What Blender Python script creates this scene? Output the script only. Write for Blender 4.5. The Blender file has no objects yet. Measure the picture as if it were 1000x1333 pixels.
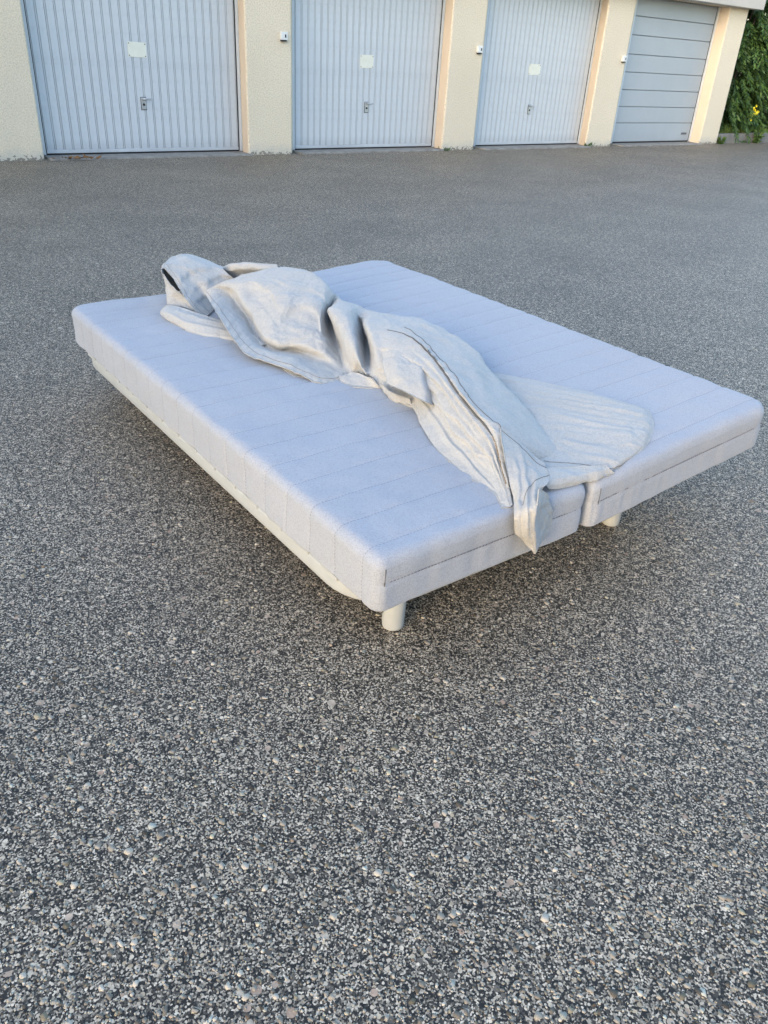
import bpy, bmesh, math, random
import numpy as np
from mathutils import Vector, Matrix, noise

# ------------------------------------------------------------------ camera, sky, sun, exposure
scene = bpy.context.scene
COL = scene.collection
CAM_H = 1.2438; PITCH = 0.5341; ROLL = 0.0632; FPX = 1.01793
cam_d = bpy.data.cameras.new("camera")
cam = bpy.data.objects.new("camera", cam_d); COL.objects.link(cam)
cam_d.sensor_fit = 'HORIZONTAL'; cam_d.sensor_width = 36.0; cam_d.lens = 36.0 * FPX
cam_d.clip_start = 0.02; cam_d.clip_end = 500.0
cp, sp, cr, sr = math.cos(PITCH), math.sin(PITCH), math.cos(ROLL), math.sin(ROLL)
fwd = Vector((0, cp, -sp)); up0 = Vector((0, sp, cp)); rt0 = Vector((1, 0, 0))
rt = cr * rt0 + sr * up0; up = -sr * rt0 + cr * up0
M = Matrix((rt, up, -fwd)).transposed().to_4x4(); M.translation = Vector((0, 0, CAM_H))
cam.matrix_world = M
scene.camera = cam

SUN_AZ = math.radians(235.0)      # direction towards the light, measured from +X
SUN_EL = math.radians(15.0)
world = bpy.data.worlds.new("World"); scene.world = world; world.use_nodes = True
wn_ = world.node_tree; wn_.nodes.clear()
wo = wn_.nodes.new('ShaderNodeOutputWorld'); wb = wn_.nodes.new('ShaderNodeBackground')
sky = wn_.nodes.new('ShaderNodeTexSky'); sky.sky_type = 'NISHITA'; sky.sun_disc = False
sky.sun_elevation = SUN_EL; sky.sun_rotation = math.pi / 2 - SUN_AZ
sky.air_density = 1.0; sky.dust_density = 1.5; sky.ozone_density = 1.0
wb.inputs['Strength'].default_value = 0.15
wn_.links.new(sky.outputs[0], wb.inputs[0]); wn_.links.new(wb.outputs[0], wo.inputs[0])
sun_d = bpy.data.lights.new("sun", 'SUN'); sun = bpy.data.objects.new("sun", sun_d); COL.objects.link(sun)
sun_d.energy = 0.15; sun_d.angle = math.radians(45.0); sun_d.color = (1.0, 0.76, 0.46)
sdir = Vector((math.cos(SUN_AZ) * math.cos(SUN_EL), math.sin(SUN_AZ) * math.cos(SUN_EL), math.sin(SUN_EL)))
sun.rotation_euler = sdir.to_track_quat('Z', 'Y').to_euler()
sun.location = sdir * 30
vs = scene.view_settings
vs.view_transform = 'Standard'; vs.look = 'None'; vs.gamma = 1.0; vs.use_curve_mapping = False
vs.exposure = 2.23
scene.render.engine = 'CYCLES'

# ------------------------------------------------------------------ helpers
rng = np.random.default_rng(7)
def tag(o, label=None, cat=None, group=None, kind=None):
    if label: o['label'] = label
    if cat: o['category'] = cat
    if group: o['group'] = group
    if kind: o['kind'] = kind
    return o
def link(o, parent=None):
    COL.objects.link(o)
    if parent is not None: o.parent = parent
    return o
def empty(name, loc=(0, 0, 0), rz=0.0):
    o = bpy.data.objects.new(name, None); COL.objects.link(o)
    o.location = loc; o.rotation_euler = (0, 0, rz); o.empty_display_size = 0.1
    return o
def obj_bm(name, bm, mat, parent=None, smooth=False):
    me = bpy.data.meshes.new(name); bm.to_mesh(me); bm.free()
    if mat: me.materials.append(mat)
    if smooth:
        for p in me.polygons: p.use_smooth = True
    return link(bpy.data.objects.new(name, me), parent)
def obj_np(name, V, F, mat, parent=None, smooth=True):
    me = bpy.data.meshes.new(name)
    V = np.asarray(V, np.float32)
    if isinstance(F, np.ndarray):
        n, k = F.shape
        me.vertices.add(len(V)); me.vertices.foreach_set('co', V.ravel())
        me.loops.add(n * k); me.loops.foreach_set('vertex_index', F.astype(np.int32).ravel())
        me.polygons.add(n); me.polygons.foreach_set('loop_start', np.arange(n, dtype=np.int32) * k)
        me.update(calc_edges=True); me.validate()
    else:
        me.from_pydata(V.tolist(), [], F)
    if mat: me.materials.append(mat)
    if smooth: me.polygons.foreach_set('use_smooth', np.ones(len(me.polygons), bool))
    return link(bpy.data.objects.new(name, me), parent)
def add_box(bm, lo, hi, bevel=0.0, seg=2):
    r = bmesh.ops.create_cube(bm, size=1.0)
    lo = Vector(lo); hi = Vector(hi); c = (lo + hi) / 2; s = hi - lo
    for v in r['verts']: v.co = Vector((v.co.x * s.x, v.co.y * s.y, v.co.z * s.z)) + c
    if bevel > 0:
        es = list({e for v in r['verts'] for e in v.link_edges})
        bmesh.ops.bevel(bm, geom=es, offset=bevel, segments=seg, profile=0.5, affect='EDGES')
def box(name, lo, hi, mat, parent=None, bevel=0.0, seg=2, smooth=False):
    bm = bmesh.new(); add_box(bm, lo, hi, bevel, seg)
    return obj_bm(name, bm, mat, parent, smooth)
def tube(path, radius, n=8, caps=True):
    P = np.asarray(path, float); m = len(P)
    rad = np.full(m, radius) if np.isscalar(radius) else np.asarray(radius, float)
    T = np.gradient(P, axis=0); T /= np.linalg.norm(T, axis=1)[:, None] + 1e-12
    ref = np.array([0, 0, 1.0]) if abs(T[0][2]) < .9 else np.array([1.0, 0, 0])
    a = np.cross(T, ref); a /= np.linalg.norm(a, axis=1)[:, None] + 1e-12
    b = np.cross(T, a)
    th = np.linspace(0, 2 * np.pi, n, endpoint=False)
    V = P[:, None, :] + rad[:, None, None] * (np.cos(th)[None, :, None] * a[:, None, :] + np.sin(th)[None, :, None] * b[:, None, :])
    F = [[i * n + k, i * n + (k + 1) % n, (i + 1) * n + (k + 1) % n, (i + 1) * n + k] for i in range(m - 1) for k in range(n)]
    if caps: F += [list(range(n))[::-1], [(m - 1) * n + k for k in range(n)]]
    return V.reshape(-1, 3), F
def merge(parts):
    V = []; F = []; o = 0
    for v, f in parts:
        V.append(np.asarray(v, float)); F += [[i + o for i in q] for q in f]; o += len(v)
    return np.concatenate(V), F

# ------------------------------------------------------------------ materials
class NT:
    def __init__(self, name):
        self.m = bpy.data.materials.new(name); self.m.use_nodes = True
        self.t = self.m.node_tree; self.t.nodes.clear()
        self.out = self.t.nodes.new('ShaderNodeOutputMaterial')
        self.b = self.n('ShaderNodeBsdfPrincipled'); self.l(self.b.outputs[0], self.out.inputs['Surface'])
    def n(self, kind, **kw):
        nd = self.t.nodes.new(kind)
        for k, v in kw.items(): setattr(nd, k, v)
        return nd
    def l(self, a, b): self.t.links.new(a, b)
    def coord(self, scale=(1, 1, 1), which='Object', rot=(0, 0, 0)):
        tc = self.n('ShaderNodeTexCoord'); mp = self.n('ShaderNodeMapping')
        mp.inputs['Scale'].default_value = scale; mp.inputs['Rotation'].default_value = rot
        self.l(tc.outputs[which], mp.inputs['Vector']); return mp.outputs[0]
    def noise(self, vec, scale, detail=4, rough=0.55):
        nd = self.n('ShaderNodeTexNoise'); nd.inputs['Scale'].default_value = scale
        nd.inputs['Detail'].default_value = detail; nd.inputs['Roughness'].default_value = rough
        self.l(vec, nd.inputs['Vector']); return nd.outputs['Fac']
    def vor(self, vec, scale, feature='F1', rnd=1.0):
        nd = self.n('ShaderNodeTexVoronoi'); nd.feature = feature
        nd.inputs['Scale'].default_value = scale; nd.inputs['Randomness'].default_value = rnd
        self.l(vec, nd.inputs['Vector']); return nd
    def ramp(self, fac, stops, interp='LINEAR'):
        nd = self.n('ShaderNodeValToRGB'); cr_ = nd.color_ramp; cr_.interpolation = interp
        while len(cr_.elements) < len(stops): cr_.elements.new(0.5)
        for e, (p, c) in zip(cr_.elements, stops):
            e.position = p; e.color = (c, c, c, 1) if np.isscalar(c) else (*c, 1)
        self.l(fac, nd.inputs[0]); return nd.outputs[0]
    def math(self, op, a, b=None, clamp=False):
        nd = self.n('ShaderNodeMath'); nd.operation = op; nd.use_clamp = clamp
        for i, x in enumerate((a, b)):
            if x is None: continue
            if np.isscalar(x): nd.inputs[i].default_value = x
            else: self.l(x, nd.inputs[i])
        return nd.outputs[0]
    def mix(self, fac, a, b, mode='MIX'):
        nd = self.n('ShaderNodeMix'); nd.data_type = 'RGBA'; nd.blend_type = mode
        for s, x in ((nd.inputs['Factor'], fac), (nd.inputs[6], a), (nd.inputs[7], b)):
            if hasattr(x, 'is_linked') or hasattr(x, 'links'): self.l(x, s)
            elif np.isscalar(x): s.default_value = x
            else: s.default_value = (*x, 1)
        return nd.outputs[2]
    def sep(self, col):
        nd = self.n('ShaderNodeSeparateColor'); self.l(col, nd.inputs[0]); return nd.outputs
    def bump(self, h, strength=0.3, dist=0.01, prev=None):
        nd = self.n('ShaderNodeBump'); nd.inputs['Strength'].default_value = strength
        nd.inputs['Distance'].default_value = dist; self.l(h, nd.inputs['Height'])
        if prev is not None: self.l(prev, nd.inputs['Normal'])
        return nd.outputs[0]
    def set(self, color=None, rough=None, normal=None, metal=None, spec=None):
        for key, x in (('Base Color', color), ('Roughness', rough), ('Metallic', metal), ('Specular IOR Level', spec)):
            if x is None: continue
            s = self.b.inputs[key]
            if hasattr(x, 'links'): self.l(x, s)
            elif np.isscalar(x): s.default_value = x
            else: s.default_value = (*x, 1)
        if normal is not None: self.l(normal, self.b.inputs['Normal'])
        return self.m

MAT = {}
def make_materials():
    # asphalt: dark binder with pale chips of several sizes
    t = NT('asphalt'); c = t.coord()
    wob = t.n('ShaderNodeTexNoise'); wob.inputs['Scale'].default_value = 90; t.l(c, wob.inputs['Vector'])
    base_n = t.noise(c, 1.3, 5, .6)
    fine = t.vor(c, 330); fr = t.sep(fine.outputs['Color'])
    col = t.ramp(fr[0], [(0.0, (.010, .0098, .0092)), (0.42, (.032, .0315, .030)), (0.60, (.13, .128, .122)), (0.78, (.42, .416, .40)), (1.0, (.80, .795, .77))])
    h = t.math('MULTIPLY', fr[1], 0.5)
    for scale, rad, keep, tint in ((170, .46, .46, 0), (95, .44, .60, 1), (58, .40, .80, 2), (34, .34, .90, 2)):
        v = t.vor(c, scale); s = t.sep(v.outputs['Color'])
        r_ = t.math('MULTIPLY', s[1], 0.35)
        thr = t.math('SUBTRACT', rad, r_)
        ins = t.math('LESS_THAN', v.outputs['Distance'], thr)
        kp = t.math('GREATER_THAN', s[0], keep)
        msk = t.math('MULTIPLY', ins, kp)
        if tint == 0: cc = t.ramp(s[2], [(0, (.04, .04, .038)), (.3, (.20, .198, .19)), (.7, (.44, .435, .42)), (1, (.74, .735, .71))])
        elif tint == 1: cc = t.ramp(s[2], [(0, (.06, .06, .06)), (.3, (.26, .26, .255)), (.55, (.44, .435, .42)), (.8, (.52, .48, .40)), (1, (.74, .735, .71))])
        else: cc = t.ramp(s[2], [(0, (.06, .06, .065)), (.35, (.22, .22, .215)), (.6, (.36, .365, .37)), (.75, (.42, .40, .36)), (.86, (.46, .36, .32)), (1, (.58, .58, .57))])
        col = t.mix(msk, col, cc)
        h = t.math('MAXIMUM', h, t.math('MULTIPLY', msk, t.math('ADD', .55, t.math('MULTIPLY', s[1], .4))))
    patch = t.ramp(base_n, [(.3, (.66, .56, .44)), (.7, (.92, .78, .615))])
    col = t.mix(1.0, col, patch, 'MULTIPLY')
    mott = t.ramp(t.noise(c, 42, 3, .7), [(.32, .62), (.68, 1.38)])
    col = t.mix(1.0, col, mott, 'MULTIPLY')
    n = t.bump(h, .38, .004)
    MAT['asphalt'] = t.set(col, .62, n, spec=.45)
    # loose/embedded chips use the colour stored on the mesh
    t = NT('stone_chip'); a = t.n('ShaderNodeAttribute'); a.attribute_name = 'chip'; c = t.coord()
    g = t.ramp(t.noise(c, 700, 3), [(.3, .8), (.7, 1.15)])
    MAT['chip'] = t.set(t.mix(1.0, a.outputs['Color'], g, 'MULTIPLY'), .75, spec=.3)
    # roughcast wall
    t = NT('cream_roughcast'); c = t.coord()
    n1 = t.noise(c, 75, 4, .7); n2 = t.noise(c, 1.1, 5, .6); n3 = t.noise(c, 7, 5, .65)
    col = t.ramp(n2, [(.25, (.725, .63, .485)), (.75, (.79, .695, .55))])
    col = t.mix(t.ramp(n1, [(.38, .55), (.56, 0.0)]), col, (.42, .37, .27))
    sepx = t.n('ShaderNodeSeparateXYZ'); t.l(c, sepx.inputs[0])
    low = t.math('MULTIPLY', t.math('SUBTRACT', 0.26, t.math('ADD', sepx.outputs[2], t.math('MULTIPLY', n3, .24))), 9.0, clamp=True)
    col = t.mix(t.math('MULTIPLY', low, .65), col, (.50, .48, .43))
    spl = t.math('MULTIPLY', t.math('LESS_THAN', t.math('ADD', sepx.outputs[2], t.math('MULTIPLY', t.noise(c, 38, 3), .20)), .125), .75)
    col = t.mix(spl, col, (.13, .12, .10))
    n = t.bump(n1, .9, .008)
    MAT['roughcast'] = t.set(col, .9, n, spec=.2)
    t = NT('peach_render'); c = t.coord(); n1 = t.noise(c, 60, 4); n2 = t.noise(c, 2.2, 5)
    col = t.ramp(n2, [(.3, (.64, .525, .40)), (.7, (.70, .585, .46))])
    MAT['peach'] = t.set(col, .85, t.bump(n1, .25, .004), spec=.2)
    # roof fascia
    t = NT('grey_fascia'); c = t.coord(); n1 = t.noise(c, 1.5, 5); n2 = t.noise(c, 40, 4)
    MAT['fascia'] = t.set(t.ramp(n1, [(.3, (.40, .38, .35)), (.7, (.48, .455, .42))]), .8, t.bump(n2, .2, .004))
    # painted sheet steel of the doors
    for key, ca, cb in (('door_paint', (.50, .535, .565), (.555, .59, .62)), ('door_paint_dark', (.33, .37, .405), (.36, .40, .435))):
        t = NT(key); c = t.coord(); n1 = t.noise(c, 1.6, 6, .62); n2 = t.noise(c, 22, 5, .6)
        col = t.ramp(n1, [(.3, ca), (.7, cb)])
        col = t.mix(t.ramp(n2, [(.52, 0.0), (.72, .25)]), col, (.36, .38, .40))
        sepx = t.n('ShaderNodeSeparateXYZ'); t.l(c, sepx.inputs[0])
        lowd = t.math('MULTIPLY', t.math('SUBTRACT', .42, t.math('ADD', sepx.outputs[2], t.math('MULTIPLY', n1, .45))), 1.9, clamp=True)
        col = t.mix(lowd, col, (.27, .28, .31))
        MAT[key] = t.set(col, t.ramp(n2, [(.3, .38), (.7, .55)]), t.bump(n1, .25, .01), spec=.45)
    t = NT('dark_gasket'); MAT['gasket'] = t.set((.02, .021, .024), .7)
    t = NT('concrete_sill'); c = t.coord(); n1 = t.noise(c, 9, 6, .65); n2 = t.noise(c, 120, 4)
    MAT['sill'] = t.set(t.ramp(n1, [(.3, (.16, .155, .145)), (.7, (.30, .29, .27))]), .9, t.bump(n2, .5, .006))
    t = NT('cream_plate'); c = t.coord(); n1 = t.noise(c, 14, 5)
    MAT['plate'] = t.set(t.ramp(n1, [(.3, (.66, .66, .57)), (.7, (.73, .73, .64))]), .45)
    t = NT('switch_plastic'); MAT['switch'] = t.set((.66, .67, .66), .45)
    t = NT('brushed_steel'); c = t.coord((1, 1, 12)); n1 = t.noise(c, 60, 3)
    MAT['steel'] = t.set((.55, .56, .57), t.ramp(n1, [(.3, .3), (.7, .45)]), metal=.9)
    t = NT('window_glass'); MAT['glass'] = t.set((.03, .035, .04), .05, spec=.6)
    t = NT('black_plastic'); MAT['black'] = t.set((.015, .015, .017), .5)
    t = NT('dark_label'); MAT['label'] = t.set((.10, .105, .12), .5)
    # mattress ticking
    t = NT('grey_ticking'); c = t.coord(); 
    wv = t.vor(c, 480); s = t.sep(wv.outputs['Color']); n1 = t.noise(c, 3.0, 5, .6); n2 = t.noise(c, 420, 2)
    col = t.ramp(n1, [(.3, (.345, .37, .417)), (.7, (.372, .398, .447))])
    col = t.mix(t.ramp(s[0], [(0, .0), (.4, .0), (1, .55)]), col, (.245, .25, .285))
    n3 = t.noise(c, 14, 5, .6)
    bu = t.bump(n3, .10, .01); bu = t.bump(n2, .35, .0016, bu)
    MAT['ticking'] = t.set(col, .95, bu, spec=.12); t.b.inputs['Sheen Weight'].default_value = .15
    t = NT('seam_thread'); MAT['thread'] = t.set((.17, .17, .19), .9)
    t = NT('dark_seam'); MAT['darkseam'] = t.set((.10, .095, .09), .9)
    # rumpled cover cloth
    t = NT('linen_cover'); c = t.coord(); 
    wv = t.vor(c, 360); s = t.sep(wv.outputs['Color']); n1 = t.noise(c, 5.0, 5, .6)
    col = t.ramp(n1, [(.3, (.41, .408, .400)), (.7, (.45, .448, .440))])
    col = t.mix(t.ramp(s[0], [(0, .0), (.4, .0), (1, .75)]), col, (.33, .326, .312))
    n2 = t.noise(c, 600, 2); n3 = t.noise(c, 45, 5, .62)
    wc = t.n('ShaderNodeTexNoise'); wc.inputs['Scale'].default_value = 14; t.l(c, wc.inputs['Vector'])
    dc = t.mix(.10, c, wc.outputs['Color'])
    cr1 = t.ramp(t.vor(dc, 30, 'DISTANCE_TO_EDGE').outputs['Distance'], [(0, 0.0), (.12, 1.0)])
    bu = t.bump(n3, .30, .012); bu = t.bump(cr1, .07, .004, bu); bu = t.bump(n2, .5, .0020, bu)
    MAT['linen'] = t.set(col, .95, bu, spec=.12); t.b.inputs['Sheen Weight'].default_value = .2
    t = NT('linen_seam'); MAT['linen_seam'] = t.set((.16, .15, .14), .9)
    t = NT('zip_teeth'); c = t.coord(); MAT['zip'] = t.set(t.ramp(t.noise(c, 500, 1), [(.4, (.20, .14, .08)), (.6, (.55, .50, .42))], 'CONSTANT'), .5)
    t = NT('cream_enamel'); c = t.coord(); n1 = t.noise(c, 20, 4)
    MAT['enamel'] = t.set(t.ramp(n1, [(.3, (.40, .42, .42)), (.7, (.44, .46, .46))]), .32, spec=.5)
    t = NT('bent_birch'); c = t.coord((1, 14, 1)); n1 = t.noise(c, 12, 5)
    MAT['birch'] = t.set(t.ramp(n1, [(.3, (.46, .34, .20)), (.7, (.58, .45, .28))]), .6)
    # plants
    def leaf(name, stops, rough=.5):
        t = NT(name); a = t.n('ShaderNodeAttribute'); a.attribute_name = 'leafvar'
        col = t.ramp(t.sep(a.outputs['Color'])[0], stops); t.set(col, rough, spec=.35)
        tr = t.n('ShaderNodeBsdfTranslucent'); t.l(col, tr.inputs[0])
        mx = t.n('ShaderNodeMixShader'); mx.inputs[0].default_value = .25
        t.l(t.b.outputs[0], mx.inputs[1]); t.l(tr.outputs[0], mx.inputs[2]); t.l(mx.outputs[0], t.out.inputs['Surface'])
        MAT[name] = t.m
    leaf('hedge_leaf', [(0, (.030, .062, .020)), (.5, (.062, .125, .036)), (.85, (.10, .19, .048)), (1, (.17, .26, .07))])
    leaf('weed_leaf', [(0, (.04, .09, .02)), (1, (.12, .20, .05))])
    leaf('grass_leaf', [(0, (.08, .15, .03)), (1, (.20, .28, .07))])
    t = NT('sunfleck_yellow'); MAT['fleck'] = t.set((.80, .70, .03), .6)  # bright yellow standing for sunlight between the leaves
    t = NT('bark'); c = t.coord((1, 1, .3)); n1 = t.noise(c, 30, 5)
    MAT['bark'] = t.set(t.ramp(n1, [(.3, (.05, .04, .03)), (.7, (.13, .10, .075))]), .9, t.bump(n1, .6, .02))
    t = NT('soil'); c = t.coord(); n1 = t.noise(c, 12, 6)
    MAT['soil'] = t.set(t.ramp(n1, [(.3, (.05, .055, .03)), (.7, (.09, .11, .045))]), .95)
    t = NT('kerb_concrete'); c = t.coord(); n1 = t.noise(c, 5, 6, .65); n2 = t.noise(c, 90, 4)
    MAT['kerb'] = t.set(t.ramp(n1, [(.3, (.13, .125, .115)), (.7, (.22, .21, .19))]), .9, t.bump(n2, .4, .006))
    t = NT('dry_leaf'); MAT['dry'] = t.set((.22, .12, .05), .8)
make_materials()

# ------------------------------------------------------------------ ground
def ground():
    n = 60; s = 90.0
    bm = bmesh.new(); bmesh.ops.create_grid(bm, x_segments=n, y_segments=n, size=s)
    o = obj_bm('ground', bm, MAT['asphalt']); tag(o, 'worn grey asphalt yard full of pale stone chips', 'ground', kind='structure')
    # stone chips standing a little proud of the binder, in the near part of the yard
    N = 40000
    y = 0.45 + 3.6 * rng.random(N * 3) ** 1.5; hw = 0.52 + 0.52 * y
    x = (rng.random(N * 3) * 2 - 1) * hw
    keep = rng.random(N * 3) < (0.55 + .45 * rng.random(N * 3)); x = x[keep][:N]; y = y[keep][:N]; N = len(x)
    k = 6
    rad = 0.0016 + 0.0028 * rng.random(N) ** 2.0 + (rng.random(N) < .11) * rng.random(N) * .0050
    asp = 0.55 + .45 * rng.random(N); rot = rng.random(N) * 6.283
    th = np.linspace(0, 2 * np.pi, k, endpoint=False)[None, :] + (rng.random((N, k)) - .5) * .5
    rr = rad[:, None] * (0.66 + .62 * rng.random((N, k)))
    px, py = np.cos(th) * rr, np.sin(th) * rr * asp[:, None]
    c, s_ = np.cos(rot)[:, None], np.sin(rot)[:, None]
    qx, qy = px * c - py * s_, px * s_ + py * c
    tilt = (rng.random((N, 2)) - .5) * .22
    top = 0.0004 + rad * .13
    V = np.zeros((N, 2 * k, 3), np.float32)
    V[:, :k, 0] = x[:, None] + qx; V[:, :k, 1] = y[:, None] + qy; V[:, :k, 2] = -.002
    f = .90
    V[:, k:, 0] = x[:, None] + qx * f; V[:, k:, 1] = y[:, None] + qy * f
    V[:, k:, 2] = np.maximum(top[:, None] + qx * tilt[:, :1] + qy * tilt[:, 1:], .0004)
    F = []
    base = np.arange(N)[:, None] * 2 * k
    sides = np.stack([np.stack([base[:, 0] + i, base[:, 0] + (i + 1) % k, base[:, 0] + k + (i + 1) % k, base[:, 0] + k + i], 1) for i in range(k)], 1).reshape(-1, 4)
    tops = base + k + np.arange(k)[None, :]
    me = bpy.data.meshes.new('asphalt_chips')
    Vf = V.reshape(-1, 3); nl = len(sides) * 4 + N * k
    me.vertices.add(len(Vf)); me.vertices.foreach_set('co', Vf.ravel())
    me.loops.add(nl); me.loops.foreach_set('vertex_index', np.concatenate([sides.ravel(), tops.ravel()]).astype(np.int32))
    ls = np.concatenate([np.arange(len(sides)) * 4, len(sides) * 4 + np.arange(N) * k]).astype(np.int32)
    me.polygons.add(len(ls)); me.polygons.foreach_set('loop_start', ls); me.update(calc_edges=True)
    g = rng.random(N); val = np.interp(g, [0, .18, .45, .8, 1], [.045, .14, .27, .42, .60])
    hue = rng.random(N)
    col = np.stack([val, val * .87, val * .69, np.ones(N)], 1)
    w = hue > .91; col[w, 0] *= 1.02; col[w, 2] *= .86
    w = (hue > .82) & (hue < .91); col[w, 0] *= .88; col[w, 2] *= 1.06
    w = hue > .985; col[w, 1] *= .85; col[w, 2] *= .86
    at = me.attributes.new('chip', 'FLOAT_COLOR', 'POINT')
    at.data.foreach_set('color', np.repeat(col, 2 * k, axis=0).astype(np.float32).ravel())
    me.materials.append(MAT['chip'])
    o = link(bpy.data.objects.new('asphalt_chips', me))
    tag(o, 'small pale stone chips set in the asphalt', 'gravel', kind='stuff')
ground()

# ------------------------------------------------------------------ garage block (local x along the wall, -y towards the yard)
WALL_YAW = 0.6678; WALL_D = 9.8107
DOORS = [(2.628, 5.085), (5.815, 8.255), (9.040, 11.475), (12.305, 14.645)]
REC = 0.20
FRONT = [(-2.5, 2.585), (5.062, 5.690), (8.230, 8.858), (11.405, 12.055), (14.665, 15.245)]   # pier faces at the front
GD = 5.5
org = Vector((-math.sin(WALL_YAW) * WALL_D, math.cos(WALL_YAW) * WALL_D, 0))
def wall_w(s, y, z):
    return org + Vector((math.cos(WALL_YAW) * s - math.sin(WALL_YAW) * y, math.sin(WALL_YAW) * s + math.cos(WALL_YAW) * y, z))
def garage():
    root = empty('garage_block', org, WALL_YAW)
    tag(root, 'low garage block with cream roughcast piers and four grey doors', 'garage')
    H = 2.21
    # piers: front face roughcast, reveals peach render
    for k, (a, b) in enumerate(FRONT):
        dl = DOORS[k - 1][1] if k > 0 else a
        dr = DOORS[k][0] if k < 4 else b
        bm = bmesh.new()
        rnd = .022
        # outline from above (x, y); front corner rounded; runs back behind the door plane
        pts = []
        bk = .30
        la, ra = max(a, dl - .01) , b
        pts.append((dl + .0, bk)); 
        pts.append((dl + .0, 0.0))
        def arc(cx, cy, a0, a1):
            return [(cx + rnd * math.cos(math.radians(q)), cy + rnd * math.sin(math.radians(q))) for q in np.linspace(a0, a1, 5)]
        pts += arc(a + rnd, -REC + rnd, 180, 270) + arc(b - rnd, -REC + rnd, 270, 360)
        pts.append((dr, 0.0)); pts.append((dr, bk))
        n = len(pts)
        zs = [-.05, .04, .10, .2, .6, 1.1, 1.6, H]
        vs_ = [[bm.verts.new((x, y, z)) for x, y in pts] for z in zs]
        for i in range(len(zs) - 1):
            for j in range(n):
                f = bm.faces.new((vs_[i][j], vs_[i][(j + 1) % n], vs_[i + 1][(j + 1) % n], vs_[i + 1][j]))
                if j in (1, ): f.material_index = 1
        bm.faces.new(vs_[-1][::1]); bm.faces.new(vs_[0][::-1])
        bmesh.ops.recalc_face_normals(bm, faces=bm.faces[:])
        o = obj_bm('pier', bm, MAT['roughcast'], root); o.data.materials.append(MAT['peach'])
    # roof slab with fascia, side and rear walls
    box('fascia', (-2.6, -.40, H + .001), (15.385, -.20, H + .55), MAT['fascia'], root, .008)
    box('roof_slab', (-2.6, -.199, H + .10), (15.385, GD + .1, H + .50), MAT['fascia'], root)
    box('lintel', (-2.5, -.198, H + .001), (15.24, .32, H + .099), MAT['roughcast'], root)
    box('side_wall', (14.96, .301, -.05), (15.24, GD - .25, H + .099), MAT['roughcast'], root)
    box('side_wall', (-2.5, .301, -.05), (-2.25, GD - .25, H + .099), MAT['roughcast'], root)
    box('rear_wall', (-2.5, GD - .249, -.05), (15.24, GD, H + .099), MAT['roughcast'], root)
    for k, (a, b) in enumerate(DOORS):
        door(root, k, a, b, H)
        # concrete threshold in front of the door
        bm = bmesh.new(); add_box(bm, (a + .004, -.26 + .02 * math.sin(k * 2), -.05), (b - .004 if k < 3 else b - .004, .06, .022), .012)
        obj_bm('threshold', bm, MAT['sill'], root)

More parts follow.
